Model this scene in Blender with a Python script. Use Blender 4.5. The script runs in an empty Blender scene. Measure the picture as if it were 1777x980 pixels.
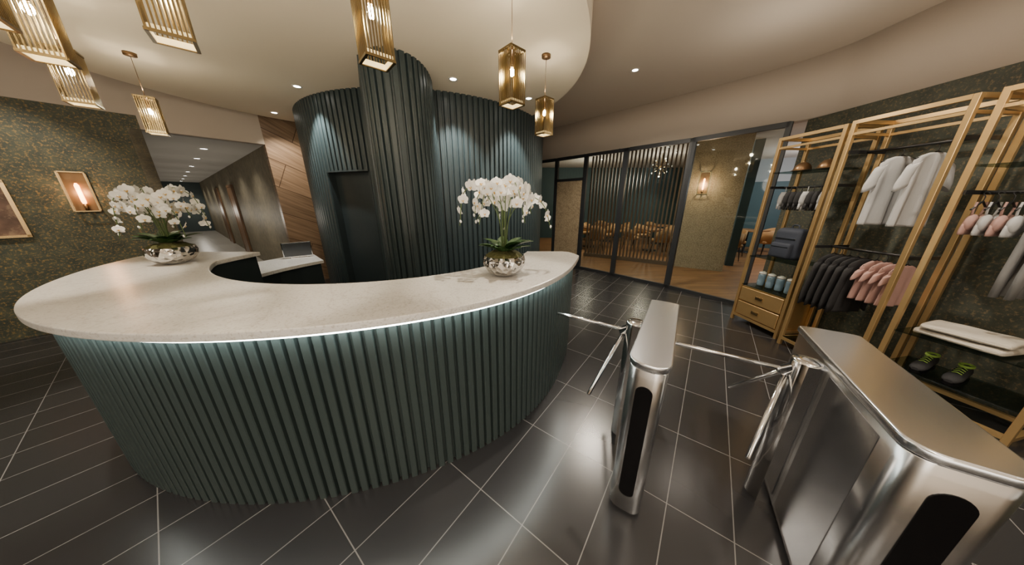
import bpy, bmesh, math, random
from mathutils import Vector, Matrix
random.seed(7)
scene = bpy.context.scene
COL = scene.collection
pi = math.pi

# ---------------------------------------------------------------- materials
def new_mat(name):
    m = bpy.data.materials.new(name); m.use_nodes = True
    nt = m.node_tree; b = nt.nodes['Principled BSDF']
    return m, nt, b

def mat(name, col, rough=0.5, metal=0.0, emit=None, es=0.0, bump=0.0, bscale=60.0, var=0.0, spec=None, bd=0.01):
    m, nt, b = new_mat(name)
    b.inputs['Base Color'].default_value = (*col, 1)
    b.inputs['Roughness'].default_value = rough
    b.inputs['Metallic'].default_value = metal
    if spec is not None: b.inputs['Specular IOR Level'].default_value = spec
    if emit:
        b.inputs['Emission Color'].default_value = (*emit, 1)
        b.inputs['Emission Strength'].default_value = es
    tc = nt.nodes.new('ShaderNodeTexCoord')
    n = nt.nodes.new('ShaderNodeTexNoise'); n.inputs['Scale'].default_value = bscale
    n.inputs['Detail'].default_value = 4
    nt.links.new(tc.outputs['Object'], n.inputs['Vector'])
    if bump:
        bp = nt.nodes.new('ShaderNodeBump'); bp.inputs['Strength'].default_value = bump
        bp.inputs['Distance'].default_value = bd
        nt.links.new(n.outputs['Fac'], bp.inputs['Height']); nt.links.new(bp.outputs['Normal'], b.inputs['Normal'])
    if var:
        mx = nt.nodes.new('ShaderNodeMix'); mx.data_type = 'RGBA'
        mx.inputs[6].default_value = tuple(max(0, c*(1-var)) for c in col)+(1,)
        mx.inputs[7].default_value = tuple(min(1, c*(1+var)) for c in col)+(1,)
        nt.links.new(n.outputs['Fac'], mx.inputs[0]); nt.links.new(mx.outputs[2], b.inputs['Base Color'])
    return m

def ramp(nt, stops):
    r = nt.nodes.new('ShaderNodeValToRGB')
    els = r.color_ramp.elements
    els[0].position, els[0].color = stops[0][0], (*stops[0][1], 1)
    els[1].position, els[1].color = stops[1][0], (*stops[1][1], 1)
    for p, c in stops[2:]:
        e = els.new(p); e.color = (*c, 1)
    return r

def mat_mottled(name, base, dark, gold, amt=0.6, sc=40):
    m, nt, b = new_mat(name)
    tc = nt.nodes.new('ShaderNodeTexCoord')
    n1 = nt.nodes.new('ShaderNodeTexNoise'); n1.inputs['Scale'].default_value = sc; n1.inputs['Detail'].default_value = 8; n1.inputs['Roughness'].default_value = 0.7
    n2 = nt.nodes.new('ShaderNodeTexNoise'); n2.inputs['Scale'].default_value = 7; n2.inputs['Detail'].default_value = 6
    nt.links.new(tc.outputs['Object'], n1.inputs['Vector']); nt.links.new(tc.outputs['Object'], n2.inputs['Vector'])
    r2 = ramp(nt, [(0.35, dark), (0.65, base)])
    nt.links.new(n2.outputs['Fac'], r2.inputs['Fac'])
    r1 = ramp(nt, [(amt-0.04, (0, 0, 0)), (amt+0.07, (1, 1, 1))])
    nt.links.new(n1.outputs['Fac'], r1.inputs['Fac'])
    mx = nt.nodes.new('ShaderNodeMix'); mx.data_type = 'RGBA'
    nt.links.new(r1.outputs['Color'], mx.inputs[0]); nt.links.new(r2.outputs['Color'], mx.inputs[6])
    mx.inputs[7].default_value = (*gold, 1)
    nt.links.new(mx.outputs[2], b.inputs['Base Color'])
    b.inputs['Roughness'].default_value = 0.6
    bp = nt.nodes.new('ShaderNodeBump'); bp.inputs['Strength'].default_value = 0.4; bp.inputs['Distance'].default_value = 0.01
    nt.links.new(n1.outputs['Fac'], bp.inputs['Height']); nt.links.new(bp.outputs['Normal'], b.inputs['Normal'])
    return m

def mat_tiles(name, c1, c2, grout, w, h, ang, off, rough=0.28, mortar=0.004, spec=.5):
    m, nt, b = new_mat(name)
    tc = nt.nodes.new('ShaderNodeTexCoord')
    mp = nt.nodes.new('ShaderNodeMapping')
    mp.inputs['Rotation'].default_value = (0, 0, -ang)
    mp.inputs['Location'].default_value = (off[0]+40*w, off[1]+40*h, 0)
    br = nt.nodes.new('ShaderNodeTexBrick'); br.offset = 0.0; br.squash = 1.0
    br.inputs['Scale'].default_value = 1; br.inputs['Brick Width'].default_value = w; br.inputs['Row Height'].default_value = h
    br.inputs['Mortar Size'].default_value = mortar; br.inputs['Mortar Smooth'].default_value = 0.1
    br.inputs['Color1'].default_value = (*c1, 1); br.inputs['Color2'].default_value = (*c2, 1); br.inputs['Mortar'].default_value = (*grout, 1)
    nt.links.new(tc.outputs['Object'], mp.inputs['Vector']); nt.links.new(mp.outputs['Vector'], br.inputs['Vector'])
    b.inputs['Roughness'].default_value = rough
    b.inputs['Specular IOR Level'].default_value = spec
    nt.links.new(br.outputs['Color'], b.inputs['Base Color'])
    bp = nt.nodes.new('ShaderNodeBump'); bp.invert = True; bp.inputs['Strength'].default_value = 0.5; bp.inputs['Distance'].default_value = 0.003
    nt.links.new(br.outputs['Fac'], bp.inputs['Height']); nt.links.new(bp.outputs['Normal'], b.inputs['Normal'])
    return m

def mat_wood(name, c1, c2, axes=('X', 'Z'), pw=1.3, ph=0.42, rot=0.5, offs=0.5, seam=0.006, gs=3.0, brot=0.0):
    m, nt, b = new_mat(name)
    tc = nt.nodes.new('ShaderNodeTexCoord'); sp = nt.nodes.new('ShaderNodeSeparateXYZ'); cb = nt.nodes.new('ShaderNodeCombineXYZ')
    nt.links.new(tc.outputs['Object'], sp.inputs[0])
    nt.links.new(sp.outputs[axes[0]], cb.inputs['X']); nt.links.new(sp.outputs[axes[1]], cb.inputs['Y'])
    bmp = nt.nodes.new('ShaderNodeMapping'); bmp.inputs['Rotation'].default_value = (0, 0, brot)
    nt.links.new(cb.outputs[0], bmp.inputs['Vector'])
    br = nt.nodes.new('ShaderNodeTexBrick'); br.offset = offs
    br.inputs['Scale'].default_value = 1; br.inputs['Brick Width'].default_value = pw; br.inputs['Row Height'].default_value = ph
    br.inputs['Mortar Size'].default_value = seam; br.inputs['Bias'].default_value = 0
    br.inputs['Color1'].default_value = (0.7, 0.7, 0.7, 1); br.inputs['Color2'].default_value = (1, 1, 1, 1); br.inputs['Mortar'].default_value = (0.25, 0.2, 0.17, 1)
    nt.links.new(bmp.outputs[0], br.inputs['Vector'])
    mp = nt.nodes.new('ShaderNodeMapping'); mp.inputs['Rotation'].default_value = (0, 0, rot)
    mp2 = nt.nodes.new('ShaderNodeMapping'); mp2.inputs['Scale'].default_value = (0.5, 10, 1)
    nt.links.new(cb.outputs[0], mp.inputs['Vector']); nt.links.new(mp.outputs[0], mp2.inputs['Vector'])
    n = nt.nodes.new('ShaderNodeTexNoise'); n.inputs['Scale'].default_value = gs; n.inputs['Detail'].default_value = 7; n.inputs['Distortion'].default_value = 0.25
    nt.links.new(mp2.outputs[0], n.inputs['Vector'])
    r = ramp(nt, [(0.3, c1), (0.7, c2)])
    nt.links.new(n.outputs['Fac'], r.inputs['Fac'])
    mx = nt.nodes.new('ShaderNodeMix'); mx.data_type = 'RGBA'; mx.blend_type = 'MULTIPLY'; mx.inputs[0].default_value = 1
    nt.links.new(r.outputs['Color'], mx.inputs[6]); nt.links.new(br.outputs['Color'], mx.inputs[7])
    nt.links.new(mx.outputs[2], b.inputs['Base Color'])
    b.inputs['Roughness'].default_value = 0.4
    return m

def mat_glass(name, fac=0.1, tint=(0.9, 0.95, 0.95)):
    m, nt, b = new_mat(name)
    out = nt.nodes['Material Output']; nt.nodes.remove(b)
    t = nt.nodes.new('ShaderNodeBsdfTransparent'); t.inputs[0].default_value = (*tint, 1)
    g = nt.nodes.new('ShaderNodeBsdfGlossy'); g.inputs['Roughness'].default_value = 0.03
    mx = nt.nodes.new('ShaderNodeMixShader'); mx.inputs[0].default_value = fac
    nt.links.new(t.outputs[0], mx.inputs[1]); nt.links.new(g.outputs[0], mx.inputs[2]); nt.links.new(mx.outputs[0], out.inputs[0])
    return m

def mat_stone(name):
    m, nt, b = new_mat(name)
    tc = nt.nodes.new('ShaderNodeTexCoord')
    n = nt.nodes.new('ShaderNodeTexNoise'); n.inputs['Scale'].default_value = 2.2; n.inputs['Detail'].default_value = 10; n.inputs['Distortion'].default_value = 1.2
    nt.links.new(tc.outputs['Object'], n.inputs['Vector'])
    r = ramp(nt, [(0.0, (0.61, 0.595, 0.565)), (0.48, (0.62, 0.605, 0.575)), (0.5, (0.54, 0.52, 0.49)), (0.52, (0.62, 0.605, 0.575)), (1.0, (0.64, 0.625, 0.6))])
    n3 = nt.nodes.new('ShaderNodeTexNoise'); n3.inputs['Scale'].default_value = 90; n3.inputs['Detail'].default_value = 2
    nt.links.new(tc.outputs['Object'], n3.inputs['Vector'])
    r3 = ramp(nt, [(0.32, (0.68, 0.65, 0.6)), (0.47, (1, 1, 1))]); nt.links.new(n3.outputs['Fac'], r3.inputs['Fac'])
    mx = nt.nodes.new('ShaderNodeMix'); mx.data_type = 'RGBA'; mx.blend_type = 'MULTIPLY'; mx.inputs[0].default_value = 0.8
    nt.links.new(n.outputs['Fac'], r.inputs['Fac']); nt.links.new(r.outputs['Color'], mx.inputs[6]); nt.links.new(r3.outputs['Color'], mx.inputs[7])
    nt.links.new(mx.outputs[2], b.inputs['Base Color'])
    b.inputs['Roughness'].default_value = 0.28
    return m

def mat_steel(name, col=(0.84, 0.86, 0.89), rough=0.23):
    m, nt, b = new_mat(name)
    b.inputs['Base Color'].default_value = (*col, 1); b.inputs['Metallic'].default_value = 1
    tc = nt.nodes.new('ShaderNodeTexCoord'); mp = nt.nodes.new('ShaderNodeMapping'); mp.inputs['Scale'].default_value = (400, 1.2, 1.2)
    n = nt.nodes.new('ShaderNodeTexNoise'); n.inputs['Scale'].default_value = 2; n.inputs['Detail'].default_value = 0
    nt.links.new(tc.outputs['Object'], mp.inputs[0]); nt.links.new(mp.outputs[0], n.inputs['Vector'])
    rr = nt.nodes.new('ShaderNodeMapRange'); rr.inputs['To Min'].default_value = rough-0.02; rr.inputs['To Max'].default_value = rough+0.02
    nt.links.new(n.outputs['Fac'], rr.inputs['Value']); nt.links.new(rr.outputs['Result'], b.inputs['Roughness'])
    return m

def mat_hammered(name):
    m, nt, b = new_mat(name)
    b.inputs['Base Color'].default_value = (0.62, 0.61, 0.59, 1); b.inputs['Metallic'].default_value = 1; b.inputs['Roughness'].default_value = 0.16
    tc = nt.nodes.new('ShaderNodeTexCoord'); v = nt.nodes.new('ShaderNodeTexVoronoi'); v.inputs['Scale'].default_value = 24
    nt.links.new(tc.outputs['Object'], v.inputs['Vector'])
    bp = nt.nodes.new('ShaderNodeBump'); bp.inputs['Strength'].default_value = .9; bp.inputs['Distance'].default_value = 0.02
    nt.links.new(v.outputs['Distance'], bp.inputs['Height']); nt.links.new(bp.outputs['Normal'], b.inputs['Normal'])
    return m

M_floor = mat_tiles('charcoal_tile', (0.021, 0.021, 0.023), (0.026, 0.026, 0.028), (0.2, 0.195, 0.19), 0.6, 0.31, math.atan2(.8, .6), (-.2, .089), 0.25, 0.0028, .65)  # pale grout colour stands in for the glint of tile bevels
M_cfloor = mat_tiles('corridor_tile_with_reflection', (0.36, 0.34, 0.31), (0.4, 0.38, 0.34), (0.25, 0.25, 0.25), 0.6, 0.6, math.atan2(.8, .6), (0, 0), 0.3)  # light grey tone paints in the ceiling's reflection on the corridor floor
M_wfloor = mat_wood('oak_floor', (0.23, 0.11, 0.045), (0.42, 0.225, 0.095), ('X', 'Y'), 1.2, 0.15, 0.0, 0.37, 0.003, 3)
M_ceil = mat('plaster_ceiling', (0.6, 0.52, 0.425), 0.85, bump=0.05)
M_disc = mat('cream_plaster', (0.76, 0.67, 0.52), 0.85, bump=0.05)
M_fascia = mat('taupe_plaster', (0.5, 0.43, 0.355), 0.8, bump=0.05)
M_cceil = mat('grey_plaster', (0.58, 0.565, 0.54), 0.8)
M_mott = mat_mottled('green_gold_wallpaper', (0.075, 0.085, 0.055), (0.033, 0.045, 0.035), (0.3, 0.19, 0.06), 0.555)
M_mottd = mat_mottled('dark_green_wallpaper', (0.075, 0.082, 0.06), (0.04, 0.048, 0.038), (0.19, 0.14, 0.075), 0.56)
M_cwall = mat_mottled('olive_wallpaper', (0.22, 0.19, 0.13), (0.14, 0.125, 0.09), (0.3, 0.24, 0.14), 0.58)
M_beige = mat_mottled('brown_beige_wall', (0.32, 0.25, 0.16), (0.23, 0.175, 0.11), (0.42, 0.34, 0.22), 0.5)
M_woodwall = mat_wood('walnut_panels', (0.18, 0.115, 0.07), (0.36, 0.245, 0.155), ('X', 'Z'), 1.5, 0.45, 0.5, brot=0.42)
M_wooddoor = mat_wood('door_wood', (0.14, 0.07, 0.035), (0.3, 0.17, 0.09), ('Z', 'X'), 3, 2, 0.0)
M_slatw = mat('slat_wood', (0.12, 0.08, 0.05), 0.5, var=.1, bscale=3)
M_teal = mat('dark_teal_paint', (0.027, 0.041, 0.044), 0.4, var=0.05)
M_tealdesk = mat('teal_lacquer', (0.05, 0.072, 0.073), 0.38, var=0.05)
M_tealdark = mat('deep_teal_paint', (0.018, 0.027, 0.03), 0.5)
M_tealwall = mat('blue_teal_wall', (0.04, 0.08, 0.09), 0.6, var=0.1)
M_bluewall = mat('slate_blue_wall', (0.06, 0.12, 0.15), 0.6, var=0.1)
M_tealend = mat('dusky_teal_wall', (0.06, 0.085, 0.09), 0.6, var=0.1)
M_paleblue = mat('pale_lit_tone', (0.4, 0.45, 0.5), 0.6)  # paleness painted in for a lit surface high in the dining room
M_stone = mat_stone('white_quartz')
M_steel = mat_steel('brushed_steel')
M_steeld = mat('satin_steel', (0.5, 0.51, 0.53), 0.2, 1.0)
M_chrome = mat('chrome', (0.84, 0.85, 0.86), 0.12, 1.0)
M_silver = mat_hammered('hammered_silver')
M_blackg = mat('black_gloss', (0.004, 0.004, 0.005), 0.25, spec=.3)
M_black = mat('black_metal', (0.012, 0.012, 0.013), 0.45)
M_frame = mat('anthracite_frame', (0.025, 0.028, 0.032), 0.4)
M_gold = mat('satin_gold', (0.6, 0.405, 0.18), 0.34, 0.72, var=0.08, bscale=6)
M_brass = mat('brass', (0.55, 0.4, 0.2), 0.25, 1.0)
M_brassd = mat('aged_brass', (0.2, 0.145, 0.065), 0.3, 1.0)
M_bronze = mat('bronze', (0.2, 0.12, 0.06), 0.4, 0.8)
M_glass = mat_glass('clear_glass', 0.05)
M_shelfglass = mat_glass('smoked_shelf_glass', 0.12, (0.5, 0.57, 0.55))
M_bulb = mat('warm_bulb', (1, 0.88, 0.6), 0.4, emit=(1, 0.9, 0.64), es=420)
M_diff = mat('amber_diffuser', (0.8, 0.64, 0.35), 0.4, emit=(1, 0.76, 0.36), es=1.1)
M_fil = mat('orange_filament', (1, 0.4, 0.1), 0.4, emit=(1, 0.36, 0.12), es=16)
M_lens = mat('downlight_lens', (1, 1, 1), 0.4, emit=(1, 0.95, 0.86), es=40)
M_lensc = mat('corridor_lens', (1, 1, 1), 0.4, emit=(1, 0.96, 0.9), es=14)
M_globe = mat('globe_bulb', (1, 1, 1), 0.4, emit=(1, 0.85, 0.62), es=5)
M_led = mat('neutral_led', (0.95, 1, 0.97), 0.4, emit=(0.96, 1.0, 0.92), es=18)
M_whitep = mat('white_trim', (0.7, 0.68, 0.64), 0.4)
M_petal = mat('orchid_petal', (0.8, 0.79, 0.75), 0.5, bump=0.1, bscale=40)
M_lip = mat('orchid_lip', (0.65, 0.42, 0.12), 0.5)
M_leaf = mat('orchid_leaf', (0.028, 0.07, 0.02), 0.35, var=0.3, bscale=10)
M_stem = mat('orchid_stem', (0.07, 0.11, 0.03), 0.5)
M_moss = mat('moss', (0.08, 0.08, 0.022), 0.9, bump=1.0, bscale=50, var=0.5)
M_white = mat('pale_grey_cloth', (0.42, 0.42, 0.42), 0.85, bump=0.15, bscale=200)
M_towel = mat('cream_towel', (0.54, 0.5, 0.43), 0.95, bump=0.5, bscale=150)
M_blackc = mat('black_cloth', (0.016, 0.016, 0.018), 0.8, bump=0.2, bscale=200)
M_greyc = mat('grey_cloth', (0.2, 0.2, 0.2), 0.85, bump=0.15, bscale=200)
M_pink = mat('dusty_pink_cloth', (0.4, 0.24, 0.21), 0.85, bump=0.15, bscale=200)
M_navy = mat('navy_fabric', (0.025, 0.032, 0.05), 0.7, bump=0.3, bscale=180)
M_lime = mat('lime_knit', (0.25, 0.4, 0.07), 0.6)
M_bottle = mat('blue_bottle', (0.17, 0.25, 0.32), 0.25)
M_mustard = mat('tan_velvet', (0.42, 0.25, 0.11), 0.8)
M_art = mat_mottled('terracotta_art', (0.16, 0.09, 0.06), (0.08, 0.045, 0.03), (0.24, 0.16, 0.1), 0.55, 8)
M_screen = mat('monitor_screen', (0.05, 0.055, 0.06), 0.15)

# ---------------------------------------------------------------- mesh builder
class MB:
    def __init__(s): s.v = []; s.f = []; s.m = []; s.sm = []
    def add(s, verts, faces, mi=0, smooth=False, M=None):
        o = len(s.v)
        for p in verts:
            p = Vector(p); s.v.append(M @ p if M is not None else p)
        for f in faces:
            s.f.append([i+o for i in f]); s.m.append(mi); s.sm.append(smooth)
    def box(s, c, size, mi=0, rz=0.0, bev=0.0, seg=2, M=None, smooth=False):
        bm = bmesh.new(); bmesh.ops.create_cube(bm, size=1)
        bmesh.ops.scale(bm, vec=Vector(size), verts=bm.verts)
        if bev: bmesh.ops.bevel(bm, geom=list(bm.edges), offset=bev, segments=seg, affect='EDGES', profile=0.5)
        T = Matrix.Translation(Vector(c)) @ Matrix.Rotation(rz, 4, 'Z')
        if M is not None: T = M @ T
        bm.verts.index_update()
        s.add([v.co for v in bm.verts], [[v.index for v in f.verts] for f in bm.faces], mi, smooth or bev > 0.02, T)
        bm.free()
    def loft(s, rings, mi=0, cap=True, smooth=True, closed=True, M=None):
        n = len(rings[0]); vs = [p for r in rings for p in r]; fs = []
        for i in range(len(rings)-1):
            for j in range(n if closed else n-1):
                k = (j+1) % n
                fs.append([i*n+j, i*n+k, (i+1)*n+k, (i+1)*n+j])
        s.add(vs, fs, mi, smooth, M)
        if cap:
            s.add(rings[0], [list(range(n))], mi, False, M); s.add(rings[-1], [list(range(n))], mi, False, M)
    def tube(s, pts, r, mi=0, seg=10, cap=True, M=None):
        pts = [Vector(p) for p in pts]; rs = r if isinstance(r, (list, tuple)) else [r]*len(pts)
        rings = []; ref = None
        for i, p in enumerate(pts):
            d = (pts[min(i+1, len(pts)-1)]-pts[max(i-1, 0)]).normalized()
            if ref is None: ref = d.orthogonal().normalized()
            ref = (ref - d*ref.dot(d)).normalized(); b = d.cross(ref)
            rings.append([p+(ref*math.cos(2*pi*k/seg)+b*math.sin(2*pi*k/seg))*rs[i] for k in range(seg)])
        s.loft(rings, mi, cap, True, True, M)
    def lathe(s, prof, mi=0, seg=32, M=None, smooth=True):
        rings = [[(r*math.cos(2*pi*k/seg), r*math.sin(2*pi*k/seg), z) for k in range(seg)] for r, z in prof]
        s.loft(rings, mi, True, smooth, True, M)
    def prism(s, poly, z0, z1, mi=0, M=None, smooth=False):
        n = len(poly)
        s.add([(x, y, z0) for x, y in poly]+[(x, y, z1) for x, y in poly],
              [list(range(n))[::-1], list(range(n, 2*n))], mi, False, M)
        s.add([(x, y, z0) for x, y in poly]+[(x, y, z1) for x, y in poly],
              [[i, (i+1) % n, n+(i+1) % n, n+i] for i in range(n)], mi, smooth, M)
    def sphere(s, c, r, mi=0, seg=14, rings=8, sc=(1, 1, 1), M=None):
        rs = []
        for i in range(rings+1):
            a = -pi/2+pi*i/rings; rr = max(math.cos(a), 0.02)*r; z = math.sin(a)*r
            rs.append([(c[0]+rr*math.cos(2*pi*k/seg)*sc[0], c[1]+rr*math.sin(2*pi*k/seg)*sc[1], c[2]+z*sc[2]) for k in range(seg)])
        s.loft(rs, mi, True, True, True, M)
    def mesh(s, name, mats):
        me = bpy.data.meshes.new(name); me.from_pydata([tuple(p) for p in s.v], [], s.f)
        for m in (mats if isinstance(mats, (list, tuple)) else [mats]): me.materials.append(m)
        me.polygons.foreach_set('material_index', s.m); me.polygons.foreach_set('use_smooth', s.sm)
        bm = bmesh.new(); bm.from_mesh(me)
        bmesh.ops.remove_doubles(bm, verts=bm.verts, dist=1e-5)
        bmesh.ops.recalc_face_normals(bm, faces=bm.faces); bm.to_mesh(me); bm.free()
        me.update(); return me
    def obj(s, name, mats, parent=None, loc=(0, 0, 0), rot=(0, 0, 0), label=None, kind=None, category=None, group=None):
        o = bpy.data.objects.new(name, s.mesh(name, mats)); COL.objects.link(o)
        o.location = loc; o.rotation_euler = rot
        if parent is not None: o.parent = parent
        if label: o['label'] = label
        if kind: o['kind'] = kind
        if category: o['category'] = category
        if group: o['group'] = group
        return o

def empty(name, label, category, loc=(0, 0, 0), rz=0.0, group=None, rot=None):
    e = bpy.data.objects.new(name, None); COL.objects.link(e); e.empty_display_size = 0.1
    e.location = loc; e.rotation_euler = rot or (0, 0, rz)
    e['label'] = label; e['category'] = category
    if group: e['group'] = group
    return e

def clone(o, loc, rz=None, label=None):
    c = o.copy(); COL.objects.link(c); c.location = loc
    if rz is not None: c.rotation_euler = (o.rotation_euler[0], o.rotation_euler[1], rz)
    if label: c['label'] = label
    def rec(src, dst):
        for ch in list(src.children):
            cc = ch.copy(); COL.objects.link(cc); cc.parent = dst
            rec(ch, cc)
    rec(o, c)
    return c

def catmull(pts, n=12):
    P = [Vector(p) for p in pts]; P = [P[0]*2-P[1]]+P+[P[-1]*2-P[-2]]; out = []
    for i in range(1, len(P)-2):
        for k in range(n):
            t = k/n
            out.append(0.5*((2*P[i])+(-P[i-1]+P[i+1])*t+(2*P[i-1]-5*P[i]+4*P[i+1]-P[i+2])*t*t+(-P[i-1]+3*P[i]-3*P[i+1]+P[i+2])*t**3))
    out.append(P[-2]); return out

def resample(pts, pitch):
    pts = [Vector(p) for p in pts]; L = [0]
    for a, b in zip(pts, pts[1:]): L.append(L[-1]+(b-a).length)
    n = max(1, round(L[-1]/pitch)); out = []; j = 0
    for i in range(n*10+1):
        d = L[-1]*i/(n*10)
        while j < len(L)-2 and L[j+1] < d: j += 1
        t = (d-L[j])/max(L[j+1]-L[j], 1e-9); out.append(pts[j].lerp(pts[j+1], t))
    return out, n

def ribs(mb, pts, pitch, depth, z0, z1, side=1, mi=0):
    P, n = resample(pts, pitch); line = []
    N = len(P)
    def nrm(i):
        d = P[min(i+1, N-1)]-P[max(i-1, 0)]; d.normalize(); return Vector((-d.y, d.x))*side
    for k in range(n):
        for f, off in ((0, 0), (2.4, 0), (2.9, depth*.85), (3.6, depth), (8.8, depth), (9.5, depth*.85)):
            i = k*10+int(f); fr = f-int(f); q = P[i].lerp(P[min(i+1, N-1)], fr); line.append(q+nrm(i)*off)
        line.append(P[k*10+10]+nrm(k*10+10)*0)
    vs = []; fs = []
    for i, p in enumerate(line):
        vs += [(p.x, p.y, z0), (p.x, p.y, z1)]
        if i: fs.append([2*i-2, 2*i, 2*i+1, 2*i-1])
    mb.add(vs, fs, mi, False)

def strip(mb, pts, z0, z1, th=0.1, side=1, mi=0, smooth=False):
    pts = [Vector(p) for p in pts]; n = len(pts); off = []
    for i in range(n):
        d = (pts[min(i+1, n-1)]-pts[max(i-1, 0)]).normalized(); off.append(pts[i]+Vector((-d.y, d.x))*side*th)
    rings = [[(p.x, p.y, z0), (p.x, p.y, z1), (q.x, q.y, z1), (q.x, q.y, z0)] for p, q in zip(pts, off)]
    mb.loft(rings, mi, True, smooth)

def wall_box(name, p0, p1, z0, z1, th, m, side=1):
    p0 = Vector(p0); p1 = Vector(p1); L = (p1-p0).length; a = math.atan2(p1.y-p0.y, p1.x-p0.x)
    mb = MB(); mb.box((L/2, side*th/2, (z0+z1)/2), (L, th, z1-z0))
    return mb.obj(name, m, loc=(p0.x, p0.y, 0), rot=(0, 0, a), kind='structure')

def V2(x, y): return Vector((x, y))

# ---------------------------------------------------------------- camera
cam = bpy.data.cameras.new('camera'); co = bpy.data.objects.new('camera', cam); COL.objects.link(co)
cam.sensor_width = 36; cam.lens = 450/1777*36; cam.clip_start = 0.02
co.location = (0, 0, 1.7); co.rotation_euler = (math.radians(90-17.5), 0, 0)
scene.camera = co

# ---------------------------------------------------------------- lights
def point(parent_loc, e, col=(1, .7, .4), r=0.03, parent=None, name='lamp_light'):
    l = bpy.data.lights.new(name, 'POINT'); l.energy = e; l.color = col; l.shadow_soft_size = r
    o = bpy.data.objects.new(name, l); COL.objects.link(o); o.location = parent_loc
    if parent is not None: o.parent = parent
    return o

def downlight(x, y, z, e=40, size=75, col=(1, .88, .72), target=None, lens=M_lens, blend=0.6, rad=0.05, label='round white recessed ceiling downlight', grp='recessed downlights', soft=0.03):
    em = empty('downlight', label, 'downlight', (x, y, z), group=grp)
    mb = MB(); mb.lathe([(rad*.75, -0.001), (rad*.8, -0.006), (rad*1.1, -0.006), (rad*1.15, -0.001)], seg=28)
    mb.obj('trim_ring', M_whitep, em)
    mb = MB(); mb.lathe([(rad*.7, -0.0035), (rad*.74, -0.001)], seg=24); mb.obj('lens', lens, em)
    l = bpy.data.lights.new('spot', 'SPOT'); l.energy = e; l.color = col; l.spot_size = math.radians(size); l.spot_blend = blend; l.shadow_soft_size = soft
    o = bpy.data.objects.new('spot_light', l); COL.objects.link(o); o.parent = em; o.location = (0, 0, -0.02)
    if target is not None:
        d = Vector(target)-Vector((x, y, z)); o.rotation_euler = d.to_track_quat('-Z', 'Y').to_euler()
    return em

w = world = bpy.data.worlds.new('world'); scene.world = world; world.use_nodes = True
world.node_tree.nodes['Background'].inputs[0].default_value = (1, .85, .7, 1)
world.node_tree.nodes['Background'].inputs[1].default_value = 0.05

# ---------------------------------------------------------------- room shell
W = V2(.62, .785).normalized(); C = V2(-.785, .62).normalized()
O1 = V2(-5.34, 4.22); O2 = O1+W*1.34
mb = MB(); mb.box((-3, 4, -0.05), (32, 24, 0.1)); mb.obj('floor', M_floor, kind='structure')
mb = MB(); mb.box((-3, 4, 3.5), (32, 24, 0.1)); mb.obj('ceiling', M_ceil, kind='structure')
DC = (-2.0, 3.6)
mb = MB(); mb.lathe([(2.8, 3.1), (2.8, 3.45)], seg=128, M=Matrix.Translation((DC[0], DC[1], 0)))
mb.obj('ceiling_disc', M_disc, kind='structure')
wall_box('wall_left', O1-W*10.6, O1, 0, 2.85, 0.15, M_mott)
mb = MB(); strip(mb, [O1-W*10.6-C*0.015, O1-C*0.015], 2.85, 3.45, 0.2); mb.obj('trim_fascia', M_fascia, kind='structure')
mb = MB(); strip(mb, [O1, O2], 2.68, 3.45, 0.15); mb.obj('wall_bulkhead', M_fascia, kind='structure')
wall_box('wall_wood', O2, O2+W*4.2, 0, 3.45, 0.15, M_woodwall)
pw = O2+W*4.2
wall_box('wall_back', pw, (0.2, 9.2), 0, 3.45, 0.12, M_tealdark)
# corridor
L = 17
wall_box('wall_corridor_left', O1, O1+C*L, 0, 2.68, 0.12, M_cwall)
wall_box('wall_corridor_right', O2+C*.15, O2+C*L, 0, 2.68, 0.12, M_cwall, -1)
wall_box('wall_corridor_end', O1+C*L, O2+C*L, 0, 2.68, 0.12, M_tealend, -1)
mb = MB(); mb.prism([tuple(O1-W*.1+C*.12), tuple(O2+W*.1+C*.12), tuple(O2+C*L+W*.1), tuple(O1+C*L-W*.1)], 2.68, 2.8); mb.obj('ceiling_corridor', M_cceil, kind='structure')
mb = MB(); mb.prism([tuple(O1+C*.6), tuple(O2+C*.6), tuple(O2+C*L), tuple(O1+C*L)], 0.0, 0.006); mb.obj('floor_corridor', M_cfloor, kind='structure')
ac = math.atan2(C.y, C.x)
k = 1
for d in (5.2, 9.0):
    p = O2+C*d
    mb = MB(); mb.box((0.45, 0.02, 1.05), (0.9, 0.05, 2.1)); mb.box((0.45, 0.03, 2.14), (1.04, 0.05, .07)); mb.box((-.035, .03, 1.05), (.07, .05, 2.1)); mb.box((.935, .03, 1.05), (.07, .05, 2.1))
    k += 1
    mb.obj('door_%d' % (k+2), M_wooddoor, loc=(p.x, p.y, 0), rot=(0, 0, ac), kind='structure')
for d in (1.5, 3.5, 5.9, 8.4, 10.9, 13.4, 15.8):
    p = O1+C*d+W*.68
    em = downlight(p.x, p.y, 2.68, 30, 130, (1, .91, .77), lens=M_lensc, rad=0.07, label='round white recessed downlight in the corridor ceiling', grp='corridor downlights')
    point((0, 0, -1.4), 8, (1, .91, .77), .15, em)  # extra point light added below each downlight to brighten the corridor ceiling

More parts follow.
